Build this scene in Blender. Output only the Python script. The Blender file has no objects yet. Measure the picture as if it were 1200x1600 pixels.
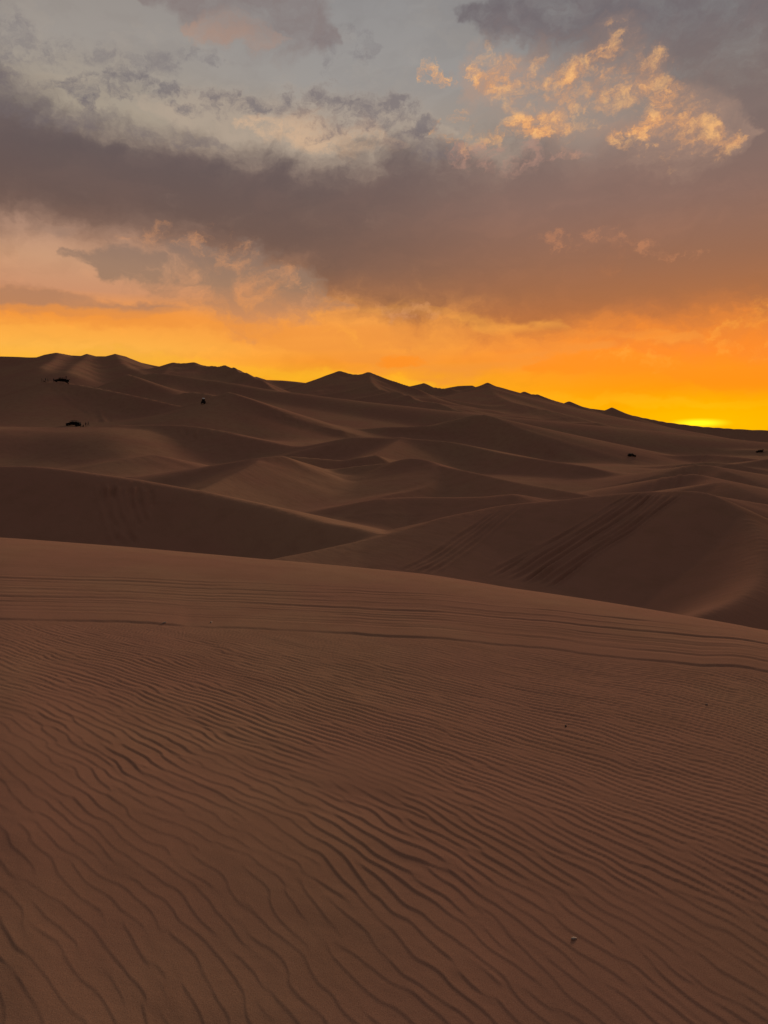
import bpy, bmesh, math, random
import numpy as np

scene = bpy.context.scene
C = scene.collection
random.seed(7)

# ------------------------------------------------------------------ camera
FPX = 1155.0                                # focal length in photo pixels (photo 1200 x 1600)
PITCH = math.atan(110 / FPX)                # camera tilted down a little
EYE = 1.6
cam_data = bpy.data.cameras.new('camera')
cam_data.sensor_fit = 'VERTICAL'
cam_data.sensor_height = 24.0
cam_data.lens = 24.0 * FPX / 1600
cam_data.clip_start = 0.05
cam_data.clip_end = 30000
cam = bpy.data.objects.new('camera', cam_data)
C.objects.link(cam)
cam.location = (0, 0, 0)
cam.rotation_euler = (math.pi / 2 - PITCH, 0, 0)
scene.camera = cam
scene.render.resolution_x = 768
scene.render.resolution_y = 1024
scene.view_settings.view_transform = 'Standard'
scene.view_settings.look = 'None'
scene.view_settings.exposure = 0
scene.view_settings.gamma = 1
scene.view_settings.use_curve_mapping = False

SUN_AZ = math.atan2(485, FPX)               # the sun has just gone down behind the right end of the ridge
SUN_EL = math.radians(12.0)


def srgb(r, g, b, k=1.0):
    f = lambda c: ((c / 255 + 0.055) / 1.055) ** 2.4 if c > 10.3 else c / 255 / 12.92
    return (f(r) * k, f(g) * k, f(b) * k, 1.0)


def px_dir(px, py):
    X, U = px - 600.0, 800.0 - py
    x = X
    y = FPX * math.cos(PITCH) + U * math.sin(PITCH)
    z = -FPX * math.sin(PITCH) + U * math.cos(PITCH)
    h = math.hypot(x, y)
    return x / h, y / h, z / h              # horizontal unit vector and slope


def px_ang(px, py):
    x, y, s = px_dir(px, py)
    return math.atan2(x, y) * 11.55, math.atan(s) * 11.55


# ------------------------------------------------------------------ sky
world = bpy.data.worlds.new('World')
scene.world = world
world.use_nodes = True
wt = world.node_tree
wt.nodes.clear()


class NT:
    """tiny expression layer over a node tree"""
    def __init__(s, t):
        s.t = t

    def n(s, kind, **kw):
        nd = s.t.nodes.new(kind)
        for k, v in kw.items():
            setattr(nd, k, v)
        return nd

    def put(s, sock, v):
        if isinstance(v, bpy.types.NodeSocket):
            s.t.links.new(v, sock)
        elif v is not None:
            sock.default_value = v

    def m(s, op, a, b=None, c=None, clamp=False):
        nd = s.n('ShaderNodeMath', operation=op, use_clamp=clamp)
        for i, v in enumerate((a, b, c)):
            if v is not None:
                s.put(nd.inputs[i], v)
        return nd.outputs[0]

    def vm(s, op, a, b=None, scale=None):
        nd = s.n('ShaderNodeVectorMath', operation=op)
        s.put(nd.inputs[0], a)
        if b is not None:
            s.put(nd.inputs[1], b)
        if scale is not None:
            s.put(nd.inputs['Scale'], scale)
        return nd.outputs['Value'] if op in ('LENGTH', 'DOT_PRODUCT') else nd.outputs[0]

    def mr(s, v, a, b, c=0.0, d=1.0, mode='SMOOTHSTEP'):
        nd = s.n('ShaderNodeMapRange', interpolation_type=mode)
        s.put(nd.inputs['Value'], v)
        for k, q in (('From Min', a), ('From Max', b), ('To Min', c), ('To Max', d)):
            s.put(nd.inputs[k], q)
        return nd.outputs[0]

    def mix(s, f, a, b, mode='MIX'):
        nd = s.n('ShaderNodeMix', data_type='RGBA', blend_type=mode)
        nd.clamp_factor = True
        s.put(nd.inputs[0], f)
        s.put(nd.inputs[6], a)
        s.put(nd.inputs[7], b)
        return nd.outputs[2]

    def ramp(s, f, stops, mode='LINEAR'):
        nd = s.n('ShaderNodeValToRGB')
        nd.color_ramp.interpolation = mode
        el = nd.color_ramp.elements
        while len(el) < len(stops):
            el.new(0.5)
        for e, (p, c) in zip(el, stops):
            e.position = p
        for e, (p, c) in zip(el, stops):
            e.color = c
        s.put(nd.inputs[0], f)
        return nd.outputs[0]

    def noise(s, vec, scale, detail=5, rough=0.55, dist=0.0, color=False):
        nd = s.n('ShaderNodeTexNoise', noise_dimensions='2D')
        s.put(nd.inputs['Vector'], vec)
        nd.inputs['Scale'].default_value = scale
        nd.inputs['Detail'].default_value = detail
        nd.inputs['Roughness'].default_value = rough
        nd.inputs['Distortion'].default_value = dist
        return nd.outputs['Color' if color else 'Fac']

    def mapping(s, vec, loc=(0, 0, 0), rot=0.0, scale=(1, 1, 1), kind='TEXTURE'):
        nd = s.n('ShaderNodeMapping', vector_type=kind)
        s.put(nd.inputs['Vector'], vec)
        nd.inputs['Location'].default_value = loc
        nd.inputs['Rotation'].default_value = (0, 0, rot)
        nd.inputs['Scale'].default_value = scale
        return nd.outputs[0]


W = NT(wt)
# every direction becomes (azimuth, elevation) in hundredths of 1/11.55 radian, so the clouds stand at infinity
tc = W.n('ShaderNodeTexCoord').outputs['Generated']
nrm = W.vm('NORMALIZE', tc)
sep = W.n('ShaderNodeSeparateXYZ')
W.put(sep.inputs[0], nrm)
az = W.m('MULTIPLY', W.m('ARCTAN2', sep.outputs[0], sep.outputs[1]), 11.55)
el = W.m('MULTIPLY', W.m('ARCSINE', sep.outputs[2]), 11.55)
cmb = W.n('ShaderNodeCombineXYZ')
W.put(cmb.inputs[0], az)
W.put(cmb.inputs[1], el)
P = cmb.outputs[0]


def warp(vec, scale, amp, detail=4, off=(0, 0, 0), stretch=(1, 1, 1), rough=0.55):
    cb = W.n('ShaderNodeCombineXYZ')
    for i in (0, 1):
        q = W.mapping(vec, (off[0] + 13 * i, off[1], 0), 0, stretch)
        W.put(cb.inputs[i], W.m('MULTIPLY', W.m('SUBTRACT', W.noise(q, scale, detail, rough), 0.5), amp[i]))
    v = W.vm('ADD', vec, cb.outputs[0])
    sp = W.n('ShaderNodeSeparateXYZ')
    W.put(sp.inputs[0], v)
    return v, W.m('MULTIPLY_ADD', sp.outputs[0], 1 / 14.0, 0.5), sp.outputs[1]


def curve(x, pts):
    """function of azimuth through (x, y) points"""
    nd = W.n('ShaderNodeFloatCurve')
    cm = nd.mapping
    cm.use_clip = False
    c = cm.curves[0]
    pts = sorted(pts)
    c.points[0].location = pts[0]
    c.points[1].location = pts[-1]
    for p in pts[1:-1]:
        c.points.new(*p)
    for p in c.points:
        p.handle_type = 'AUTO_CLAMPED'
    cm.update()
    W.put(nd.inputs['Value'], x)
    return nd.outputs[0]


def band(w, rows):
    """density of a cloud row given as (photo x, photo y of its middle, half height): 1 on the middle line, 0 at the edge"""
    cy, hw = [], []
    for px, py, h in rows:
        u, v = px_ang(px, py)
        x = min(1, max(0, u / 14.0 + 0.5))
        cy.append((x, v / 7.0))
        hw.append((x, h / 700.0))
    c = W.m('MULTIPLY', curve(w[1], cy), 7.0)
    h = W.m('MULTIPLY', curve(w[1], hw), 7.0)
    d = W.m('SUBTRACT', h, W.m('ABSOLUTE', W.m('SUBTRACT', w[2], c)))
    return W.m('DIVIDE', d, W.m('MAXIMUM', h, 0.08)), h


def vpos(py, top=6.6):
    return max(0.0, px_ang(600, py)[1]) / top


F = W.m('DIVIDE', el, 6.6, clamp=True)
S = srgb
# clear sky behind the clouds: left, middle and right of the view
left = W.ramp(F, [(0.0, S(255, 176, 26)), (vpos(590), S(255, 182, 44)), (vpos(552), S(255, 180, 68)), (vpos(505), S(250, 152, 52)),
                  (vpos(470), S(205, 143, 104)), (vpos(425), S(203, 152, 116)), (vpos(380), S(190, 146, 120)),
                  (vpos(340), S(160, 126, 108)), (vpos(300), S(158, 128, 112)), (vpos(210), S(168, 153, 134)), (vpos(100), S(158, 149, 141)), (1.0, S(140, 132, 127))])
mid = W.ramp(F, [(0.0, S(255, 176, 0)), (vpos(625), S(255, 182, 16)), (vpos(590), S(255, 168, 24)), (vpos(565), S(252, 150, 36)), (vpos(545), S(250, 156, 52)),
                 (vpos(500), S(252, 160, 62)), (vpos(460), S(226, 146, 80)), (vpos(380), S(178, 130, 104)),
                 (vpos(240), S(170, 152, 134)), (vpos(130), S(156, 150, 145)), (1.0, S(138, 136, 137))])
right = W.ramp(F, [(0.0, S(255, 178, 0)), (vpos(655), S(255, 168, 0)), (vpos(610), S(255, 150, 0)), (vpos(560), S(255, 134, 12)), (vpos(520), S(252, 138, 26)),
                   (vpos(470), S(234, 132, 52)), (vpos(400), S(190, 116, 76)), (vpos(300), S(150, 112, 98)),
                   (vpos(200), S(140, 128, 120)), (vpos(90), S(130, 127, 125)), (1.0, S(114, 109, 111))])
base = W.mix(W.mr(az, -4.6, -0.2), left, mid)
base = W.mix(W.mr(az, 0.3, 4.2), base, right)

wisp = warp(P, 1.1, (0.9, 0.45), 4, (3, 1, 0), (1, 0.6, 1), 0.6)
big = warp(P, 0.8, (1.2, 0.65), 5, (9, 4, 0), (1, 0.8, 1), 0.62)
ragg = warp(P, 2.2, (0.55, 0.36), 4, (1, 7, 2), (1, 0.8, 1), 0.68)
nA = W.noise(W.mapping(wisp[0], (2, 3, 0), math.radians(8), (1.7, 0.62, 1)), 1.0, 4, 0.6)
nB = W.noise(W.mapping(big[0], (5, 8, 3), math.radians(4), (1.3, 0.8, 1)), 1.6, 5, 0.62)
nC = W.noise(W.mapping(ragg[0], (7, 1, 5), math.radians(20), (0.42, 0.30, 1)), 1.0, 6, 0.66)
nD = W.noise(W.mapping(P, (4, 4, 8), math.radians(3), (4.6, 0.5, 1)), 1.0, 3, 0.5)

# soft tonal drift of the thin high veil
base = W.mix(W.m('MULTIPLY', W.mr(nA, 0.42, 0.66), 0.40), base, W.mix(1.0, base, (0.84, 0.82, 0.82, 1), 'MULTIPLY'))
base = W.mix(W.m('MULTIPLY', W.mr(nB, 0.50, 0.66), 0.30), base, W.mix(1.0, base, (1.14, 1.10, 1.04, 1), 'MULTIPLY'))
sky = base


def layer(sky, w, rows, noise_f, amount, lo, hi, colour, strength=1.0):
    """cloud: rows of density eaten into by a noise"""
    u, h = band(w, rows)
    strength = W.m('MULTIPLY', W.mr(h, 0.01, 0.12), strength)
    d = W.m('MULTIPLY_ADD', W.m('SUBTRACT', noise_f, 0.5), amount, W.m('MINIMUM', u, 0.6))
    return W.mix(W.m('MULTIPLY', W.mr(d, lo, hi), strength), sky, colour)


# pale bright breaks above the bank
sky = layer(sky, wisp, [(180, 150, 0), (300, 180, 30), (420, 195, 50), (540, 208, 60), (660, 215, 50), (720, 215, 0)], nC, 1.5, -0.1, 0.75,
            S(182, 162, 142), 0.65)
sky = layer(sky, wisp, [(360, 190, 0), (425, 198, 22), (520, 212, 34), (600, 222, 22), (650, 224, 0)], nC, 2.2, 0.1, 0.9, S(216, 178, 142), 0.75)
# grey violet wisps over the left half, two rows
sky = layer(sky, wisp, [(60, 120, 0), (120, 130, 18), (200, 134, 34), (260, 144, 20), (300, 165, 22), (420, 160, 26), (480, 172, 36), (560, 178, 44), (640, 182, 38), (690, 196, 18), (720, 200, 0)],
            nC, 2.6, 0.20, 1.05, S(112, 103, 107), 0.76)
sky = layer(sky, wisp, [(-80, 40, 60), (0, 60, 70), (60, 80, 30), (120, 82, 20), (180, 76, 12), (240, 100, 20), (320, 90, 14), (420, 90, 0), (500, 60, 14), (535, 66, 40), (580, 76, 10), (600, 60, 0)],
            nC, 2.4, 0.22, 1.10, S(122, 113, 115), 0.62)
# violet-pink cloud at the top
sky = layer(sky, big, [(200, 0, 0), (260, -20, 30), (330, -6, 40), (400, 12, 62), (470, 40, 52), (520, 60, 26), (560, 70, 0)], nB, 1.7, -0.1, 1.0, S(126, 108, 106), 0.70)
sky = layer(sky, big, [(300, 40, 0), (350, 46, 24), (400, 56, 26), (450, 66, 0)], nB, 1.6, 0.1, 0.9, S(178, 142, 122), 0.6)
# heavy cloud at the top right
topr = W.ramp(F, [(0, S(160, 104, 80)), (vpos(300), S(132, 102, 90)), (vpos(180), S(122, 104, 98)), (vpos(60), S(110, 99, 101)), (1, S(102, 94, 98))])
topr = W.mix(W.m('MULTIPLY', W.mr(nC, 0.40, 0.68), 0.35), topr, W.mix(1.0, topr, (1.30, 1.22, 1.15, 1), 'MULTIPLY'))
sky = layer(sky, big, [(690, 20, 0), (740, 30, 20), (790, 26, 46), (840, 10, 70), (900, 6, 100), (960, 14, 110), (1020, 40, 120), (1100, 80, 170), (1180, 90, 230), (1260, 90, 280), (1400, 100, 300)],
            nB, 1.8, -0.15, 0.85, topr, 0.92)
# the long dark bank, lighter and warmer to the right and below
bank = W.ramp(F, [(vpos(560), S(200, 116, 56)), (vpos(505), S(156, 92, 50)), (vpos(470), S(134, 86, 56)), (vpos(420), S(114, 80, 64)), (vpos(350), S(104, 78, 69)), (vpos(260), S(97, 80, 78)), (vpos(180), S(104, 92, 91))])
bankr = W.ramp(F, [(vpos(560), S(232, 126, 40)), (vpos(505), S(172, 98, 46)), (vpos(470), S(158, 96, 56)), (vpos(420), S(144, 95, 68)), (vpos(330), S(133, 99, 86)), (vpos(240), S(119, 99, 93)), (vpos(150), S(112, 99, 98))])
bank = W.mix(W.mr(az, -1.4, 2.8), bank, bankr)
bank = W.mix(W.m('MULTIPLY', W.mr(nA, 0.42, 0.70), 0.35), bank, W.mix(1.0, bank, (1.30, 1.24, 1.16, 1), 'MULTIPLY'))
bank = W.mix(W.m('MULTIPLY', W.mr(nB, 0.52, 0.30), 0.35), bank, W.mix(1.0, bank, (0.80, 0.82, 0.86, 1), 'MULTIPLY'))
sky = layer(sky, big, [(-500, 240, 130), (-200, 245, 120), (0, 250, 92), (100, 282, 82), (200, 304, 82), (330, 336, 88), (420, 356, 96), (520, 376, 118), (620, 376, 136), (720, 384, 146), (820, 388, 150), (1000, 380, 156),
                       (1200, 350, 190), (1600, 340, 210)], nB, 0.8, -0.25, 0.65, bank, 0.80)
sky = layer(sky, big, [(-500, 210, 120), (-200, 222, 112), (0, 228, 88), (100, 256, 72), (200, 270, 70), (330, 302, 76), (420, 328, 84), (520, 356, 106), (620, 360, 138), (720, 372, 150), (820, 378, 154), (900, 380, 152),
                       (1000, 372, 154), (1100, 352, 158), (1200, 330, 170), (1350, 330, 190), (1600, 330, 200)], nB, 0.95, -0.1, 0.68, bank, 0.95)
# lavender shoulders where the bank meets the clear sky on the left
sky = layer(sky, ragg, [(-60, 130, 40), (20, 150, 44), (90, 180, 30), (160, 190, 24), (240, 206, 24), (330, 226, 12), (400, 236, 0), (560, 232, 0), (640, 222, 26), (700, 232, 20), (760, 240, 0)], nC, 1.8, 0.2, 1.0, S(112, 99, 101), 0.6)
# brown patch low on the left
low = W.ramp(F, [(vpos(500), S(198, 132, 86)), (vpos(450), S(152, 117, 93)), (vpos(390), S(142, 113, 98))])
sky = layer(sky, big, [(80, 410, 0), (115, 410, 12), (150, 425, 22), (200, 424, 40), (270, 430, 62), (340, 440, 70), (420, 456, 58), (500, 470, 34), (560, 480, 0)], nB, 2.0, 0.0, 0.75, low, 0.85)
sky = layer(sky, wisp, [(-400, 460, 30), (0, 466, 26), (100, 472, 22), (220, 482, 14), (320, 488, 0)], nA, 1.4, 0.0, 0.7, S(178, 124, 90), 0.85)
sky = layer(sky, wisp, [(-300, 350, 24), (0, 350, 24), (90, 358, 14), (150, 366, 0)], nA, 2.0, 0.1, 0.8, S(160, 124, 104), 0.7)
# warm lit wisps under and inside the bank
sky = layer(sky, ragg, [(150, 370, 0), (240, 372, 20), (330, 392, 30), (400, 420, 44), (460, 450, 36), (540, 478, 22), (640, 488, 18), (700, 494, 0)], nC, 3.2, 0.3, 1.4, S(218, 148, 96), 0.55)
sky = layer(sky, ragg, [(820, 376, 0), (850, 374, 14), (895, 380, 26), (940, 372, 18), (1000, 386, 20), (1060, 394, 16), (1120, 400, 0)], nC, 3.4, 0.45, 1.3, S(206, 132, 86), 0.45)
# sunlit peach clouds: a main row and a lower row
peach = W.ramp(nC, [(0.42, S(196, 144, 108)), (0.53, S(238, 166, 100)), (0.64, S(254, 188, 114))])
nP = W.m('MULTIPLY', W.m('ADD', nB, nC), 0.5)
sky = layer(sky, big, [(700, 120, 0), (760, 130, 50), (850, 150, 66), (950, 160, 84), (1050, 185, 76), (1140, 210, 40), (1200, 220, 0)], nB, 1.6, -0.1, 1.0, S(180, 144, 122), 0.55)
sky = layer(sky, ragg, [(730, 120, 0), (750, 122, 30), (790, 128, 36), (850, 148, 42), (905, 158, 66), (945, 140, 60), (975, 150, 66), (1020, 168, 64), (1080, 196, 46), (1130, 214, 26), (1170, 222, 0)],
            nP, 4.2, 0.10, 1.45, peach, 0.95)
sky = layer(sky, ragg, [(640, 110, 0), (670, 118, 14), (705, 128, 12), (730, 134, 0), (745, 160, 0)], nC, 3.6, 0.3, 1.2, peach, 0.8)
sky = layer(sky, ragg, [(670, 196, 0), (700, 200, 30), (740, 206, 34), (768, 214, 18), (800, 200, 22), (845, 204, 20), (880, 205, 0), (930, 214, 0), (970, 218, 26), (1010, 222, 18), (1060, 226, 0)],
            nP, 4.2, 0.25, 1.25, peach, 0.85)
sky = layer(sky, ragg, [(690, 240, 0), (740, 248, 24), (800, 246, 24), (880, 240, 14), (940, 236, 0)], nC, 3.0, 0.3, 1.2, S(186, 138, 118), 0.6)
# streaks across the glowing band above the dunes
sky = layer(sky, wisp, [(-300, 490, 20), (100, 488, 16), (300, 494, 22), (480, 530, 36), (600, 548, 44), (720, 556, 44), (840, 548, 34), (940, 540, 10), (1000, 540, 0)], nD, 2.4, 0.1, 0.85, S(240, 146, 52), 0.75)
sky = layer(sky, wisp, [(560, 566, 0), (625, 566, 14), (690, 568, 0), (780, 572, 0), (850, 570, 20), (950, 570, 26), (1060, 576, 16), (1160, 596, 26), (1300, 600, 30)], nD, 1.6, 0.0, 0.6, S(255, 140, 10), 0.75)
sky = layer(sky, wisp, [(-300, 514, 20), (60, 515, 18), (200, 520, 0), (420, 505, 0), (520, 478, 24), (620, 484, 22), (700, 492, 12), (780, 514, 14), (900, 520, 12), (1050, 524, 10), (1150, 530, 0)], nD, 2.2, 0.1, 1.1, S(255, 172, 62), 0.45)
sky = layer(sky, ragg, [(480, 520, 0), (540, 530, 24), (600, 545, 10), (900, 560, 0), (960, 558, 20), (1030, 562, 24), (1080, 560, 10), (1120, 530, 30), (1170, 520, 60), (1220, 500, 60), (1300, 500, 30)], nC, 3.4, 0.4, 1.5, S(255, 166, 52), 0.5)
sky = layer(sky, wisp, [(-300, 560, 14), (200, 562, 14), (400, 580, 14), (620, 600, 10), (780, 620, 12), (900, 624, 12), (1050, 628, 12), (1180, 634, 8), (1300, 630, 10)], nD, 2.0, 0.0, 1.0, S(255, 190, 30), 0.5)

# the glow where the sun went down; brighter than the photograph's white point, as it is
u0, v0 = px_ang(1092, 661)
g = W.vm('LENGTH', W.vm('DIVIDE', W.vm('SUBTRACT', P, (u0, v0, 0)), (0.50, 0.085, 1)))
glow1 = W.mr(g, 1.0, 0.0)
g2 = W.vm('LENGTH', W.vm('DIVIDE', W.vm('SUBTRACT', P, (u0, v0, 0)), (3.4, 0.6, 1)))
glow2 = W.mr(g2, 1.0, 0.0)
sky = W.mix(W.m('MULTIPLY', glow2, 0.6), sky, (1.1, 0.60, 0.0, 1))
sky = W.mix(glow1, sky, (1.6, 1.15, 0.02, 1))

# round to the east the cloud goes on, dimmer and bluer, without the glow
eastc = W.ramp(F, [(0, S(56, 49, 50)), (0.15, S(61, 54, 55)), (0.5, S(68, 63, 65)), (1, S(96, 91, 93))])
eastd = W.ramp(F, [(0, S(45, 39, 40)), (0.5, S(54, 49, 51)), (1, S(78, 73, 75))])
east = W.mix(W.mr(nB, 0.42, 0.60), eastc, eastd)
zen = W.mix(W.mr(nB, 0.42, 0.60), S(132, 126, 124), S(110, 104, 104))
sky = W.mix(W.mr(el, 6.2, 10.5), sky, zen)
sky = W.mix(W.mr(W.m('ABSOLUTE', W.m('SUBTRACT', az, 2.0)), 7.5, 22.0), sky, east)

bg = W.n('ShaderNodeBackground')
W.put(bg.inputs['Color'], sky)
bg.inputs['Strength'].default_value = 0.96
nish = W.n('ShaderNodeTexSky', sky_type='NISHITA')
nish.sun_disc = False
nish.sun_elevation = math.radians(-0.5)      # the disc itself has set; the lamp below stands for its afterglow
nish.sun_rotation = SUN_AZ
nish.dust_density = 4
bg2 = W.n('ShaderNodeBackground')
W.put(bg2.inputs['Color'], nish.outputs[0])
bg2.inputs['Strength'].default_value = 0.05
add = W.n('ShaderNodeAddShader')
wt.links.new(bg.outputs[0], add.inputs[0])
wt.links.new(bg2.outputs[0], add.inputs[1])
world.cycles.sampling_method = 'NONE'
wout = W.n('ShaderNodeOutputWorld')
wt.links.new(add.outputs[0], wout.inputs['Surface'])

scene.cycles.max_bounces = 3
scene.cycles.diffuse_bounces = 2
sun_data = bpy.data.lights.new('sun', 'SUN')
sun_data.energy = 1.95
sun_data.angle = math.radians(12)           # the broad afterglow round the set sun
sun_data.color = (1.0, 0.75, 0.54)
sun = bpy.data.objects.new('sun', sun_data)
C.objects.link(sun)
from mathutils import Vector
sd = Vector((math.sin(SUN_AZ) * math.cos(SUN_EL), math.cos(SUN_AZ) * math.cos(SUN_EL), math.sin(SUN_EL)))
sun.rotation_euler = sd.to_track_quat('Z', 'Y').to_euler()
sun.location = (300, 700, 40)

# ------------------------------------------------------------------ terrain height
F32 = np.float32


def hash01(ix, iy, seed):
    h = (ix.astype(np.int64) * 374761393 + iy.astype(np.int64) * 668265263 + seed * 1442695041) & 0xffffffff
    h = ((h ^ (h >> 13)) * 1274126177) & 0xffffffff
    h = ((h ^ (h >> 16)) * 2246822519) & 0xffffffff
    return ((h ^ (h >> 15)) & 0xffffff).astype(np.float64) / 0xffffff


def vnoise(x, y, seed=0):
    ix, iy = np.floor(x), np.floor(y)
    fx, fy = x - ix, y - iy
    fx = fx * fx * fx * (fx * (fx * 6 - 15) + 10)
    fy = fy * fy * fy * (fy * (fy * 6 - 15) + 10)
    a = hash01(ix, iy, seed); b = hash01(ix + 1, iy, seed)
    c = hash01(ix, iy + 1, seed); d = hash01(ix + 1, iy + 1, seed)
    return (a + (b - a) * fx + (c - a) * fy + (a - b - c + d) * fx * fy) * 2 - 1


def fbm(x, y, seed=0, octs=3, gain=0.5):
    r, a = 0, 1.0
    for k in range(octs):
        r = r + a * vnoise(x * 2 ** k + 17.3 * k, y * 2 ** k - 9.1 * k, seed + k)
        a *= gain
    return r


def sstep(a, b, x):
    t = np.clip((x - a) / (b - a), 0, 1)
    return t * t * (3 - 2 * t)


def point(px, py, r):
    x, y, s = px_dir(px, py)
    return (x * r, y * r, s * r)


def spline(pts, n=4):
    """Catmull-Rom through 3D points"""
    p = np.array(pts, float)
    p = np.vstack([2 * p[0] - p[1], p, 2 * p[-1] - p[-2]])
    out = []
    for i in range(1, len(p) - 2):
        for k in range(n):
            t = k / n
            a, b, c, d = p[i - 1], p[i], p[i + 1], p[i + 2]
            out.append(0.5 * (2 * b + (c - a) * t + (2 * a - 5 * b + 4 * c - d) * t * t + (3 * b - a - 3 * c + d) * t ** 3))
    out.append(p[-2])
    return np.array(out)


# Dune crests, traced left to right as (photo x, photo y, metres away).  lee / back: slope of the side towards the
# camera and of the far side; dl / db: how deep that side goes before it flattens; rho: roundness of the crest
def D(pts, lee=0.5, back=0.25, dl=30, db=30, rho=0.0, n=4, ends=1.0):
    return dict(pts=pts, lee=lee, back=back, dl=dl, db=db, rho=rho, n=n, ends=ends)


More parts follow.
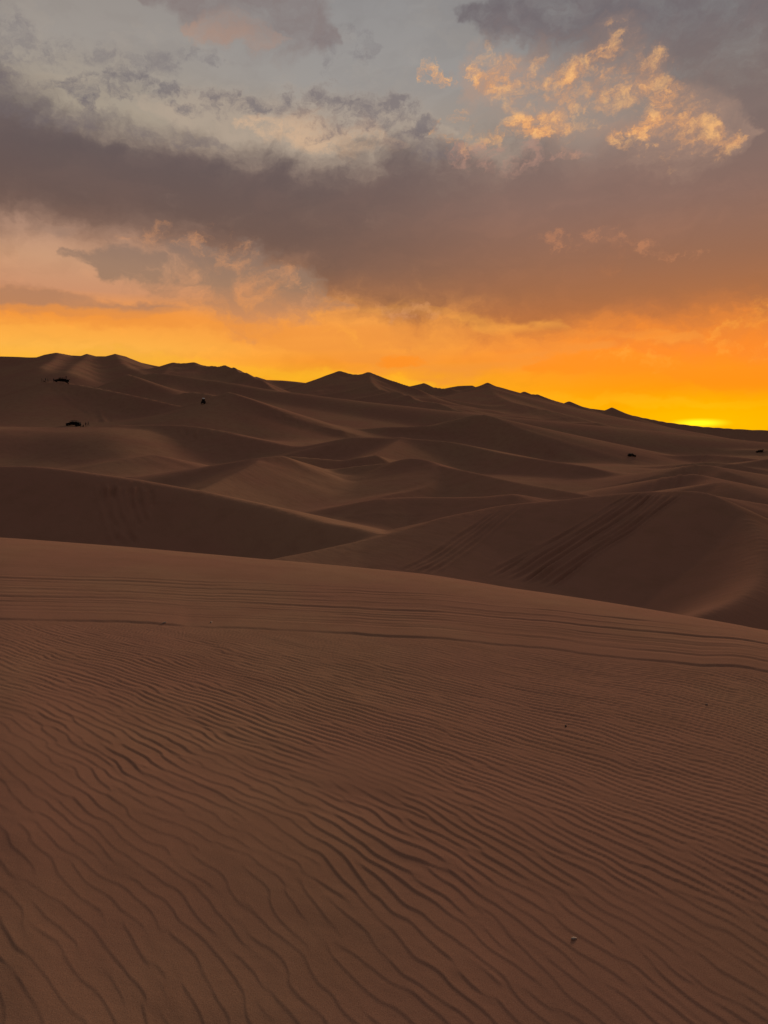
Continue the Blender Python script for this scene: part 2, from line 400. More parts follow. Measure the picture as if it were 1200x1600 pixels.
DUNES = [
    # skyline, left massif to the right shoulder
    D([(-160, 566, 600), (-60, 560, 600), (0, 556, 600), (30, 557, 600), (60, 559, 600), (72, 554, 600), (88, 551, 600), (110, 555, 610), (128, 556, 610), (136, 552.5, 610),
       (150, 556, 610), (165, 556, 610), (180, 552, 610), (195, 556, 610), (220, 566, 610), (240, 570, 610), (262, 574, 610)], 0.50, 0.45, 12, 60, 0.2, 1),
    D([(88, 554, 595), (80, 563, 540), (62, 572, 490)], 0.36, 0.36, 40, 40, 3, 3),
    D([(136, 556, 600), (120, 566, 540), (104, 580, 470)], 0.36, 0.36, 40, 40, 3, 3),
    D([(181, 556, 600), (196, 570, 540), (224, 584, 480)], 0.36, 0.36, 40, 40, 3, 3),
    D([(250, 574, 560), (270, 567, 545), (290, 566, 540), (303, 565, 540), (312, 569, 535), (325, 572, 530), (340, 571, 525), (351, 567, 520), (362, 573, 505), (385, 583, 480), (400, 589, 465),
       (433, 610, 440), (470, 627, 420), (520, 645, 400), (560, 655, 390)], 0.50, 0.50, 14, 50, 0.2, 1),
    D([(303, 565, 540), (320, 583, 500), (350, 603, 450), (372, 622, 420)], 0.3, 0.35, 12, 16, 1.5, 3),
    D([(270, 567, 545), (255, 585, 480), (262, 600, 440)], 0.3, 0.3, 12, 12, 1.5, 3),
    D([(230, 582, 470), (255, 581, 460), (285, 590, 450), (330, 600, 440)], 0.55, 0.2, 6, 8, 0.8, 3),
    D([(380, 590, 700), (400, 588, 700), (415, 593, 700), (442, 594, 700), (480, 598, 700), (510, 604, 700)], 0.35, 0.3, 40, 40, 0.4, 2),
    D([(440, 612, 640), (480, 600, 640), (490, 597, 640), (512, 588, 640), (530, 581, 640), (545, 584, 635), (568, 585, 630), (576, 583, 625), (590, 587, 620), (630, 600, 600), (650, 606, 590)], 0.50, 0.5, 14, 50, 0.2, 1),
    D([(530, 581, 640), (515, 600, 590), (480, 615, 540), (465, 622, 520)], 0.35, 0.3, 16, 16, 1.5, 3),
    D([(576, 583, 625), (584, 603, 560), (620, 613, 530), (652, 622, 505), (700, 633, 470), (738, 647, 440)], 0.30, 0.42, 30, 40, 1.0, 3),
    D([(640, 603, 800), (662, 598, 800), (672, 604, 800), (695, 607, 790), (702, 606, 790)], 0.5, 0.5, 12, 50, 0.2, 1),
    D([(690, 608, 900), (715, 603, 900), (738, 602, 900), (745, 606, 900)], 0.5, 0.5, 12, 50, 0.2, 1),
    D([(700, 622, 800), (730, 610, 810), (745, 605, 815), (762, 597.5, 820), (780, 606, 830), (800, 614, 840), (808, 616, 850), (819, 611.5, 860), (828, 616, 865), (840, 616, 870), (860, 623.5, 880), (882, 630.5, 890),
       (889, 626.5, 895), (900, 633.5, 895), (930, 639, 900), (945, 641, 900), (956, 636.5, 900), (970, 644, 905), (1000, 651.5, 910), (1040, 659, 920), (1070, 663, 925), (1100, 666.5, 930), (1150, 670, 940),
       (1200, 672, 945), (1300, 675, 960), (1500, 678, 980)], 0.50, 0.5, 9, 60, 0.8, 1),
    D([(762, 601, 800), (772, 615, 740), (800, 628, 660), (850, 640, 620), (900, 652, 600)], 0.22, 0.30, 20, 26, 2.0, 3),
    D([(882, 633, 880), (900, 645, 820), (960, 660, 760), (1040, 672, 720), (1100, 682, 700)], 0.16, 0.3, 20, 20, 3.0, 3),
    # middle distance
    D([(160, 606, 430), (175, 597, 425), (188, 590, 420), (200, 584, 418), (213, 590, 412), (226, 600, 405), (240, 613, 398)], 0.55, 0.35, 40, 30, 0.5, 4),
    D([(-200, 640, 380), (-100, 630, 380), (0, 621, 378), (40, 613, 374), (62, 603, 370), (72, 598, 368), (85, 596.5, 366), (110, 599, 364), (150, 606, 356), (200, 616, 346), (240, 625, 338), (280, 634, 330),
       (300, 636, 326), (318, 634, 322), (335, 627, 320), (357, 615, 318), (378, 620, 312), (400, 628, 306), (433, 642, 298), (467, 655, 292), (490, 663, 290), (530, 671, 288)], 0.56, 0.33, 40, 40, 1.1, 3),
    D([(70, 599, 368), (66, 620, 345), (63, 645, 322), (33, 662, 300), (-20, 676, 285)], 0.34, 0.34, 10, 16, 1.5, 3),
    D([(357, 615, 318), (345, 634, 300), (325, 650, 285), (306, 665, 272)], 0.30, 0.36, 10, 16, 1.0, 3),
    D([(110, 599, 400), (150, 605, 402), (213, 617, 400), (247, 618, 395), (273, 619, 390), (290, 613, 385), (318, 614, 380), (350, 622, 375)], 0.5, 0.25, 30, 20, 0.5, 3),
    D([(430, 655, 400), (500, 652, 396), (543, 654, 390), (590, 656, 386), (623, 660, 380), (660, 664, 375)], 0.45, 0.2, 8, 10, 0.5, 3),
    D([(530, 676, 320), (560, 673, 318), (600, 667.5, 318), (650, 666, 318), (700, 663, 322), (723, 656, 326), (740, 648, 330), (757, 648, 328), (777, 655, 320), (800, 665, 310), (820, 673, 302), (843, 687, 292), (856, 700, 284)],
      0.55, 0.24, 40, 30, 0.3, 4),
    D([(-200, 735, 225), (-80, 722, 232), (0, 709, 238), (50, 697, 244), (73, 688, 248), (110, 676, 254), (150, 670, 256), (183, 666.5, 256), (233, 664, 254), (287, 665, 248), (333, 671, 240), (367, 679, 234), (400, 686, 228),
       (433, 693, 224), (467, 700, 220), (500, 703, 218)], 0.42, 0.22, 30, 30, 1.5, 3),
    D([(183, 666.5, 256), (150, 682, 240), (128, 694, 228), (100, 700, 220)], 0.28, 0.28, 6, 8, 2.0, 3),
    D([(470, 722, 205), (493, 716, 208), (517, 703, 214), (543, 685, 222), (567, 683, 224), (600, 684, 225), (627, 685, 226), (667, 687, 226), (700, 690, 226), (733, 697, 222), (770, 705, 216), (800, 711, 208), (850, 719, 198), (905, 727, 188)],
      0.42, 0.2, 30, 30, 0.8, 3),
    D([(627, 685, 226), (612, 694, 212), (594, 704, 198), (577, 711, 188), (560, 717, 180)], 0.36, 0.36, 8, 8, 0.5, 4),
    D([(395, 734, 166), (401, 724, 168), (413, 715, 170), (450, 713, 172), (483, 715, 174), (520, 718, 176), (540, 719, 177), (567, 715, 178), (587, 711, 180)], 0.5, 0.2, 20, 20, 0.3, 4),
    # the dune with the S-curved ridge
    D([(420, 756, 150), (450, 745, 152), (510, 735, 150), (560, 728, 148), (607, 723, 146), (633, 717, 144), (648, 716, 143), (665, 719, 141), (690, 728, 136), (733, 737, 128), (800, 752, 116), (850, 761, 108), (900, 770, 102), (940, 778, 98)],
      0.36, 0.30, 30, 30, 0.5, 3),
    D([(440, 816, 92), (467, 812, 94), (510, 808, 96), (547, 796, 100), (580, 781, 106), (613, 772, 111), (640, 767, 115), (662, 761, 119), (676, 753, 124), (682, 742, 130), (676, 730, 136)], 0.52, 0.16, 20, 12, 0.25, 4),
    D([(600, 779, 96), (640, 777, 97), (700, 777, 96), (760, 776, 94), (800, 772, 94)], 0.3, 0.2, 4, 8, 1.0, 3),
    # long dark face on the left, behind the near dark dune
    D([(120, 752, 132), (200, 745, 130), (267, 741, 128), (333, 731, 127), (370, 723, 127), (402, 716, 128), (440, 712, 132)], 0.42, 0.16, 14, 20, 0.3, 3),
    D([(300, 770, 98), (320, 763, 102), (350, 748, 110), (378, 735, 117), (402, 721, 125)], 0.36, 0.30, 6, 8, 0.4, 4),
    D([(130, 738, 165), (165, 727, 172), (200, 718, 178), (240, 711, 184)], 0.25, 0.2, 6, 8, 2.0, 3),
    # near dark dune on the left
    D([(-260, 752, 100), (-100, 732, 93), (0, 729, 89), (50, 729, 87), (100, 734, 85), (150, 741, 83), (200, 748, 81.5), (250, 757, 80), (300, 766, 78), (350, 777, 76), (400, 788, 73.5), (450, 802, 71), (493, 814, 69), (543, 823, 67), (575, 832, 65.5)],
      0.56, 0.26, 30, 20, 1.1, 3),
    # big barchan on the right, its crest curling round and down to the right
    D([(380, 888, 56), (433, 873, 57.5), (483, 863, 59.5), (533, 852, 61.5), (583, 841, 63.5), (633, 827, 65.5), (667, 817, 67), (700, 807, 68.5), (767, 794, 71), (800, 788, 71), (867, 782, 71), (933, 775, 71), (1000, 769, 70.5), (1033, 768, 70), (1067, 767, 69),
       (1100, 770, 68), (1127, 782, 67), (1153, 800, 65.5), (1177, 823, 62), (1192, 847, 58), (1196, 873, 54), (1190, 898, 50.5), (1175, 921, 47), (1150, 938, 44.5), (1120, 952, 42.5), (1085, 966, 41)],
      [0.13, 0.14, 0.17, 0.21, 0.28, 0.36, 0.42, 0.44, 0.46, 0.48, 0.48], 0.48, 60, 40, 0.55, 4),
    # right hand side, behind the barchan
    D([(1095, 771, 82), (1133, 778, 84), (1200, 789, 86), (1300, 800, 88)], 0.3, 0.2, 20, 12, 1.0, 3),
    D([(1020, 758, 120), (1050, 745, 124), (1085, 741, 126), (1110, 748, 122), (1116, 755, 116)], 0.4, 0.22, 8, 10, 0.5, 4),
    D([(1095, 762, 104), (1130, 753, 106), (1150, 761, 102), (1175, 775, 98)], 0.4, 0.2, 8, 8, 0.8, 4),
    D([(1030, 743, 170), (1060, 733, 176), (1090, 726, 180), (1120, 730, 176), (1135, 737, 170)], 0.4, 0.18, 5, 8, 0.6, 4),
    D([(1000, 718, 300), (1067, 712, 300), (1110, 711, 300), (1150, 714, 290), (1200, 720, 280)], 0.4, 0.12, 4, 6, 0.5, 3),
    D([(1060, 726, 230), (1110, 722, 230), (1150, 725, 226), (1210, 716, 240), (1300, 716, 240)], 0.4, 0.15, 4, 6, 0.5, 3),
    D([(1080, 704, 380), (1130, 707, 370), (1170, 703, 372), (1240, 704, 372)], 0.4, 0.12, 4, 6, 0.8, 3),
    D([(890, 690, 480), (940, 682, 500), (1000, 686, 480), (1050, 694, 460)], 0.2, 0.12, 6, 6, 2.0, 3),
    D([(1040, 690, 520), (1100, 684, 540), (1160, 688, 520), (1240, 692, 500)], 0.2, 0.12, 6, 6, 2.0, 3),
]

# the sand floor between the dunes, as (photo x, photo y, metres) or with an explicit height
FLOOR = [(-300, 30, -15), (600, 28, -15), (1500, 28, -15), (0, 60, -15), (600, 60, -16), (1000, 50, -22), (1200, 60, -17), (1000, 95, -14), (0, 110, -10), (450, 110, -11.5), (800, 120, -12), (1150, 110, -11.5),
         (0, 170, -7), (400, 190, -8), (700, 180, -8.5), (1150, 160, -10), (0, 290, 4.5), (200, 285, 4.5), (400, 260, 0), (640, 285, -1), (860, 260, -7.5), (1100, 270, -8.2), (1200, 250, -9),
         (0, 430, 20), (250, 430, 18), (480, 420, 9), (600, 430, 9), (760, 400, 2), (990, 420, -7.3), (1200, 420, -6), (0, 520, 30), (400, 560, 26), (700, 600, 16), (900, 600, 3), (1200, 600, -4),
         (300, 800, 20), (700, 900, 20), (1000, 1000, -4), (1200, 1100, -4), (600, 2000, -10), (-2000, 600, 5), (3000, 800, -10), (600, -1, 0)]


def floor_height(x, y):
    num = np.zeros_like(x); den = np.zeros_like(x) + 1e-9
    r = np.hypot(x, y) + 1e-3
    lr, th = np.log(r), np.arctan2(x, y)
    for f in FLOOR:
        if f[1] < 0:
            continue
        fx, fy, _ = px_dir(f[0], 690)
        d2 = ((lr - math.log(f[1])) / 0.33) ** 2 + ((th - math.atan2(fx, fy)) / 0.17) ** 2
        w = 1 / (d2 + 0.25) ** 2.2
        num += w * f[2]; den += w
    return num / den


def dune_height(d, x, y, base):
    p = spline([point(*q) for q in d['pts']], d['n'])
    best = np.full(x.shape, -1e3)
    a, b = p[:-1], p[1:]
    if not np.isscalar(d['lee']):
        lees = np.interp(np.linspace(0, 1, len(p)), np.linspace(0, 1, len(d['lee'])), d['lee'])
    for k, ((ax, ay, azz), (bx, by, bz)) in enumerate(zip(a, b)):
        ex, ey = bx - ax, by - ay
        L2 = ex * ex + ey * ey
        t = np.clip(((x - ax) * ex + (y - ay) * ey) / L2, 0, 1)
        dx, dy = x - (ax + ex * t), y - (ay + ey * t)
        dist = np.sqrt(dx * dx + dy * dy)
        side = (ex * dy - ey * dx) / (math.sqrt(L2) * (dist + 1e-6))       # >0: left of travel = far side
        m = sstep(-0.35, 0.35, side)
        lee = d['lee'] if np.isscalar(d['lee']) else lees[k] + (lees[k + 1] - lees[k]) * t
        s = lee + (d['back'] - lee) * m
        dep = d['dl'] + (d['db'] - d['dl']) * m
        dr = np.sqrt(dist * dist + d['rho'] ** 2) - d['rho']
        h = azz + (bz - azz) * t - dep * (1 - np.exp(-0.5 * s * dr / dep)) - 0.5 * s * dr
        np.maximum(best, h, out=best)
    return best


def smax(a, b, k):
    h = np.clip(0.5 + 0.5 * (a - b) / k, 0, 1)
    return b + (a - b) * h + k * h * (1 - h)


def dunes(x, y):
    """everything beyond the foreground dune"""
    r = np.hypot(x, y)
    th = np.arctan2(x, y)
    H = floor_height(x, y) + 0.35 * fbm(x / 26, y / 26, 5, 3) * sstep(20, 120, r)
    # wind-carved ribs on the far slopes
    rx, ry = x * 0.80 + y * 0.60, -x * 0.60 + y * 0.80
    rib = (1 - np.abs(fbm(rx / 75, ry / 26, 7, 3))) * 1.6 * sstep(380, 480, r) * (0.4 + 0.6 * sstep(-0.2, 0.5, fbm(x / 120, y / 120, 15, 2)))
    for d in DUNES:
        P3 = np.array([point(*q) for q in d['pts']])
        rr = np.hypot(P3[:, 0], P3[:, 1]); tt = np.arctan2(P3[:, 0], P3[:, 1])
        pad = (max(P3[:, 2].max(), 0) + 25) / min(np.min(d['lee']), d['back']) * 1.7
        r0, r1 = rr.min() - pad, rr.max() + pad
        ta = pad / max(rr.min(), 1)
        msk = (r > r0) & (r < r1) & (th > tt.min() - ta) & (th < tt.max() + ta)
        if not msk.any():
            continue
        h = dune_height(d, x[msk], y[msk], None)
        k = np.maximum(0.0035 * r[msk], 0.15) * 2
        H[msk] = smax(h, H[msk], k)
    top = 1 - sstep(560, 600, r) * 0.75
    return H + (rib - 1.6 * sstep(380, 480, r) * 0.7) * top


# ---- the foreground dune: nearly flat, but tipped towards the camera close in to darken it, rolling over at a crest 9 to 14 m away
CREST = [(-500, 835), (-200, 835), (0, 839.5), (133, 849.5), (200, 854.5), (300, 863.5), (400, 872.5), (500, 881), (600, 890.5), (666, 897), (800, 919), (933, 938.5), (1090, 965), (1200, 985), (1400, 1025), (1700, 1060)]
LEDGE = [(-400, 962), (0, 967), (80, 968.5), (150, 970.5), (270, 976), (330, 980), (420, 984), (500, 988), (600, 993), (750, 1003), (850, 1011.5), (940, 1024), (1000, 1030), (1100, 1040), (1200, 1048), (1500, 1064)]


def fg_params(th):
    ths = np.array([math.atan2(*px_dir(*c)[:2]) for c in CREST])
    sl = np.array([px_dir(*c)[2] for c in CREST])
    deg = np.degrees(th)
    rc = np.interp(deg, [-180, -60, -27, 0, 27, 60, 180], [16, 16, 13.5, 11.5, 9.3, 9, 16])
    r1 = np.interp(deg, [-180, -60, -27, 0, 27, 60, 180], [12, 12, 9.0, 7.8, 6.5, 6.5, 12])
    q = EYE / (rc * rc - r1 * r1)
    want = np.interp(th, ths, sl)
    # smooth the traced crest a little
    m = want + EYE / rc + q * (rc - r1) ** 2 / rc
    return rc, r1, q, m


_T = np.linspace(-math.pi, math.pi, 2881)
_rc, _r1, _q, _m = fg_params(_T)
_k = np.exp(-np.linspace(-2.5, 2.5, 41) ** 2); _k /= _k.sum()
_m = np.convolve(np.pad(_m, 20, mode='edge'), _k, 'valid')
_back = sstep(math.radians(50), math.radians(100), np.abs(_T))
_m = _m * (1 - _back) + 0.0 * _back
_ang = np.array([math.atan2(*px_dir(*c)[:2]) for c in LEDGE])


def _ledge_r():
    sl = np.array([px_dir(*c)[2] for c in LEDGE])
    m = np.interp(_ang, _T, _m); r1 = np.interp(_ang, _T, _r1); q = np.interp(_ang, _T, _q)
    out = []
    for s, mm, rr, qq in zip(sl, m, r1, q):
        r = np.linspace(2, 12, 4001)
        z = -EYE + mm * r - qq * np.maximum(r - rr, 0) ** 2
        out.append(r[np.argmax(z / r > s)])
    return np.array(out)


_LR = _ledge_r()


def fg_smooth(x, y):
    r = np.hypot(x, y); th = np.arctan2(x, y)
    r1 = np.interp(th, _T, _r1); q = np.interp(th, _T, _q); m = np.interp(th, _T, _m)
    t = np.maximum(r - r1, 0)
    smx = 0.62 + m                                        # never steeper than the angle of repose
    tm = smx / (2 * q)
    drop = np.where(t < tm, q * t * t, q * tm * tm + smx * (t - tm))
    return -EYE + m * r - drop - 0.024 * np.clip(3.6 - y, 0, 4.5) ** 2  # last term tilts the near sand away from the lamp, shading it by shape


_rng = np.random.default_rng(11)


def cnoise(x, y, lx, ly, seed):
    """smooth complex noise with correlation lengths lx along and ly across"""
    return (fbm(x / lx, y / ly, seed, 2, 0.5) + 1j * fbm(x / lx + 31.7, y / ly - 12.9, seed + 50, 2, 0.5))


def ripple(x, y):
    """wind ripples with forks and breaks: the phase of a narrow-band complex field"""
    ca, sa = math.cos(math.radians(-50)), math.sin(math.radians(-50))
    wx = x + 0.075 * fbm(x / 1.5, y / 1.5, 21, 2) + 0.020 * fbm(x / 0.20, y / 0.20, 25, 2)
    wy = y + 0.075 * fbm(x / 1.5 + 9, y / 1.5, 23, 2)
    a = wx * ca + wy * sa                                  # along the crests
    s = -wx * sa + wy * ca + (0.055 - 0.016 * np.clip(x, -2.5, 2.5)) * np.maximum(y - 1.8, 0) ** 2     # across; the crests swing round with distance
    sc = np.clip(s, 0.2, 4.2)
    ph = 12.8 * s + 0.72 * (sc ** 2 + 2 * sc * (s - sc))
    E = 1.15 * cnoise(a, s, 0.21, 0.10, 31) + 0.4 * cnoise(a, s, 0.8, 0.45, 61)
    order = 0.04 + 0.42 * sstep(1.0, 3.4, s) + 0.20 * fbm(x / 0.9, y / 0.9, 71, 2)
    E = E + order
    amp = np.clip(np.abs(E) / 0.6, 0, 1)
    f = (ph + np.angle(E) / (2 * math.pi)) % 1.0
    up = 0.15
    prof = np.where(f < up, sstep(0, up, f), 1 - np.clip((f - up) / (1 - up), 0, 1) ** 0.6)
    lam = 1 / (12.8 + 1.9 * sc)
    strength = 0.32 + 0.68 * sstep(-0.6, 1.0, s - 1.7 + 1.3 * fbm(x / 0.7, y / 0.7, 81, 2))
    strength = strength * (1 + 1.0 * sstep(2.8, 5.2, y))
    strength = strength * (0.5 + 0.5 * sstep(-1.3, -0.5, x + 0.5 * (y - 2)))
    # a slower set of swells running flatter across the picture
    c2, s2 = math.cos(math.radians(-33)), math.sin(math.radians(-33))
    q = (-wx * s2 + wy * c2) + 0.10 * fbm(x / 0.9, y / 0.5, 87, 2)
    E2 = cnoise(wx * c2 + wy * s2, q, 1.0, 0.5, 93) + 0.1
    f2 = (q / 0.42 + np.angle(E2) / (2 * math.pi)) % 1.0
    p2 = np.where(f2 < 0.3, sstep(0, 0.3, f2), 1 - np.clip((f2 - 0.3) / 0.7, 0, 1))
    return (prof - 0.5) * amp * strength * lam * 0.074 + (p2 - 0.5) * np.clip(np.abs(E2), 0, 1) * 0.0024


def foreground(x, y):
    r = np.hypot(x, y); th = np.arctan2(x, y)
    z = fg_smooth(x, y)
    near = r < 22
    xn, yn, rn, tn = x[near], y[near], r[near], th[near]
    rl = np.interp(tn, _ang, _LR) + 0.03 * fbm(tn * 22, tn * 0 + 3, 91, 3)
    rc = np.interp(tn, _T, _rc)
    front = np.clip(np.cos(tn), 0, 1)
    d = rn - rl
    # ripples up to the ledge, then only faint ones
    keep = 1 - 0.93 * sstep(-0.30, 0.10, d)
    add = ripple(xn, yn) * keep
    # soft swells
    add += 0.010 * fbm(xn / 0.7, yn / 0.7, 101, 2) * (1 - sstep(-1, 0, d)) * 0.6
    # the little scarp, stronger and weaker along its length
    e = 0.70 + 0.30 * np.clip(fbm(tn * 9, tn * 0, 111, 3) * 1.5, -1, 1)
    gap = 1 - 0.8 * np.exp(-((tn + 0.262) / 0.012) ** 2)
    hh = 0.010 * e * gap
    add += hh * sstep(-0.015, 0.02, d) * np.exp(-np.maximum(d, 0) / 0.8) - 0.2 * hh * np.exp(-((d + 0.03) / 0.025) ** 2)
    # tyre tracks: long streaks between the scarp and the crest
    t = d / (rc - rl)
    L = 1.35 * d - 0.55 * (tn + 0.45) * np.clip(d, 0, 3) * 0.5 + 0.05 * fbm(tn * 3, d * 0.3, 121, 2)     # runs level, closing to the right
    rut = 0
    for k, (c0, w, dep, ta, tb) in enumerate([(0.42, 0.05, 0.6, -0.6, 0.6), (0.62, 0.03, 0.4, -0.6, 0.35), (0.80, 0.06, 0.9, -0.6, 0.6), (0.98, 0.03, 0.7, -0.3, 0.6), (1.20, 0.07, 1.0, -0.6, 0.6),
                                               (1.38, 0.04, 0.7, -0.6, 0.6), (1.60, 0.05, 0.9, -0.6, 0.2), (1.85, 0.08, 1.2, -0.6, 0.45), (2.10, 0.05, 1.0, -0.6, 0.1), (2.35, 0.06, 1.0, -0.5, 0.0), (2.62, 0.05, 0.7, -0.6, -0.1), (0.52, 0.02, 0.5, -0.6, 0.6), (0.90, 0.025, 0.6, -0.6, 0.5),
                                               (1.08, 0.02, 0.6, -0.6, 0.6), (1.30, 0.025, 0.7, -0.6, 0.6), (1.49, 0.025, 0.8, -0.6, 0.4), (1.72, 0.03, 0.9, -0.6, 0.3), (1.97, 0.03, 0.9, -0.6, 0.3), (2.22, 0.03, 0.8, -0.6, 0.1)]):
        w = w * 0.8
        wv = c0 + 0.03 * np.sin(tn * 3.1 + k * 1.7) + 0.10 * (tn + 0.2) * ((k * 37 % 11) / 5 - 1) + 0.012 * fbm(tn * 14, tn * 0 + k, 400 + k, 2)
        g = np.exp(-((L - wv) / w) ** 2)
        sh = np.exp(-((L - wv - 1.9 * w) / w) ** 2)
        on = sstep(ta - 0.12, ta, tn) * (1 - sstep(tb, tb + 0.15, tn)) * (0.35 + 0.65 * sstep(-0.3, 0.4, fbm(tn * 7, tn * 0 + k * 3.3, 430 + k, 2)))
        rut = rut + dep * on * (0.55 * sh - g)
    fine = vnoise(L * 16 + 3, tn * 5, 141) + 0.6 * vnoise(L * 34, tn * 9, 145)
    mask = sstep(0.10, 0.35, d) * (1 - sstep(1.7, 2.4, d))
    add += 0.0062 * rut + 0.0016 * fine * mask + 0.0008 * fine * sstep(0.0, 0.1, t) * (1 - sstep(0.7, 0.95, t))
    z[near] += add * sstep(0.4, 1.2, rn)
    return z


def ground(x, y, detail=True):
    f = foreground(x, y) if detail else fg_smooth(x, y)
    r = np.hypot(x, y)
    H = f.copy()
    far = r > 11.5
    if far.any():
        H[far] = smax(f[far], dunes(x[far], y[far]), 0.6)
    return H


# ------------------------------------------------------------------ sand sheets (one polar grid round the standing point)
RES = 1.0


def columns():
    dense = np.linspace(-32, 32, int(780 * RES))
    side = 32 + np.cumsum(np.linspace(0.15, 4.0, 71))
    side = 32 + (side - 32) * (148 / (side[-1] - 32))
    return np.radians(np.concatenate([-side[::-1][1:], dense, side]))       # closed ring: -180 .. 180, last column = first


def geo(a, b, step):
    n = max(2, int(math.log(b / a) / step * RES))
    return list(np.geomspace(a, b, n, endpoint=False))


ROWS_NEAR = [0.02, 0.3, 0.6, 0.9, 1.2] + geo(1.45, 7.2, 0.0030) + geo(7.2, 15, 0.0028) + geo(15, 24, 0.02) + [24.0]
ROWS_FAR = [24.0] + geo(24.3, 30, 0.02) + geo(30, 90, 0.0034) + geo(90, 320, 0.0058) + geo(320, 500, 0.008) + geo(500, 650, 0.0034) + geo(650, 780, 0.009) + geo(780, 970, 0.0034) + geo(970, 1300, 0.03) + geo(1300, 20000, 0.14)

TH = columns()


def sheet(name, rows, fn, mat):
    rows = np.array(rows)
    R, T = np.meshgrid(rows, TH, indexing='ij')
    X, Y = R * np.sin(T), R * np.cos(T)
    Z = fn(X.ravel(), Y.ravel()).reshape(X.shape)
    nr, nc = X.shape
    co = np.stack([X, Y, Z], -1).reshape(-1, 3).astype(np.float32)
    i = np.arange(nr - 1)[:, None] * nc + np.arange(nc - 1)[None, :]
    quads = np.stack([i, i + nc, i + nc + 1, i + 1], -1).reshape(-1, 4).astype(np.int32)
    me = bpy.data.meshes.new(name)
    me.vertices.add(len(co)); me.vertices.foreach_set('co', co.ravel())
    me.loops.add(quads.size); me.loops.foreach_set('vertex_index', quads.ravel())
    me.polygons.add(len(quads)); me.polygons.foreach_set('loop_start', np.arange(0, quads.size, 4, dtype=np.int32))
    me.polygons.foreach_set('use_smooth', np.ones(len(quads), bool))
    me.update(calc_edges=True)
    me.flip_normals()
    me.materials.append(mat)
    o = bpy.data.objects.new(name, me)
    o['kind'] = 'structure'
    C.objects.link(o)
    return Z


# the big shapes beyond the crest, softened where two slopes meet (sand fills the crease)
def soften(Z, R, n):
    wgt = (1 - sstep(90, 260, R)).reshape(Z.shape)
    for _ in range(n):
        L = np.zeros_like(Z)
        L[1:-1, 1:-1] = (Z[:-2, 1:-1] + Z[2:, 1:-1] + Z[1:-1, :-2] + Z[1:-1, 2:]) / 4 - Z[1:-1, 1:-1]
        Z += np.where(L > 0, 0.7 * L, 0.01 * L) * wgt
    return Z


def far_fn(x, y):
    z = ground(x, y)
    R = np.hypot(x, y)
    Z = z.reshape(len(ROWS_FAR), len(TH))
    edge = Z[0].copy()
    Z = soften(Z, R, int(8 * RES))
    Z[0] = edge
    Z += tracks(x, y, Z)
    return Z.ravel()


def sand_material(name, grain):
    m = bpy.data.materials.new(name)
    m.use_nodes = True
    t = m.node_tree
    t.nodes.clear()
    N = NT(t)
    pos = N.n('ShaderNodeNewGeometry').outputs['Position']
    out = N.n('ShaderNodeOutputMaterial')
    bs = N.n('ShaderNodeBsdfPrincipled')
    n1 = N.noise(pos, 0.035 if not grain else 0.45, 4, 0.55)
    n2 = N.noise(pos, 1.9 if grain else 0.4, 5, 0.6)
    col = N.mix(N.mr(n1, 0.36, 0.66), (0.366, 0.188, 0.125, 1), (0.374, 0.211, 0.131, 1))
    col = N.mix(N.m('MULTIPLY', N.mr(n2, 0.42, 0.72), 0.5), col, (0.315, 0.168, 0.106, 1))
    if grain:
        g = N.noise(pos, 230, 3, 0.75)
        col = N.mix(N.m('MULTIPLY', N.mr(g, 0.52, 0.70), 0.50), col, (0.46, 0.27, 0.18, 1))
        col = N.mix(N.m('MULTIPLY', N.mr(g, 0.46, 0.30), 0.55), col, (0.19, 0.09, 0.06, 1))
        b1 = N.noise(pos, 260, 3, 0.7)
        b2 = N.noise(pos, 22, 4, 0.6)
        bump = N.n('ShaderNodeBump')
        bump.inputs['Strength'].default_value = 0.5
        bump.inputs['Distance'].default_value = 0.004
        N.put(bump.inputs['Height'], N.m('MULTIPLY_ADD', b2, 0.6, N.m('MULTIPLY', b1, 0.35)))
    else:
        b1 = N.noise(N.mapping(pos, (0, 0, 0), math.radians(-40), (3, 0.9, 1)), 1.0, 5, 0.65)
        bump = N.n('ShaderNodeBump')
        bump.inputs['Strength'].default_value = 0.35
        bump.inputs['Distance'].default_value = 0.12
        N.put(bump.inputs['Height'], b1)
    t.links.new(bump.outputs[0], bs.inputs['Normal'])
    N.put(bs.inputs['Base Color'], col)
    bs.inputs['Roughness'].default_value = 1.0
    bs.inputs['Specular IOR Level'].default_value = 0.0
    t.links.new(bs.outputs[0], out.inputs['Surface'])
    return m


near_sand = sand_material('near_sand', True)
far_sand = sand_material('far_sand', False)


ROWS_F = np.array(ROWS_FAR)


def hit(px, py, Z, rmin=24.0):
    """first point of the far sand seen through a photo pixel"""
    ux, uy, s = px_dir(px, py)
    th = math.atan2(ux, uy)
    j = np.searchsorted(TH, th) - 1
    f = (th - TH[j]) / (TH[j + 1] - TH[j])
    z = Z[:, j] * (1 - f) + Z[:, j + 1] * f
    k = np.argmax((z / ROWS_F >= s) & (ROWS_F >= rmin))
    if k == 0:
        k = 1
    a, b = z[k - 1] / ROWS_F[k - 1] - s, z[k] / ROWS_F[k] - s
    t = 0 if abs(b - a) < 1e-9 else min(1, max(0, -a / (b - a)))
    r = ROWS_F[k - 1] * (1 - t) + ROWS_F[k] * t
    return ux * r, uy * r, s * r


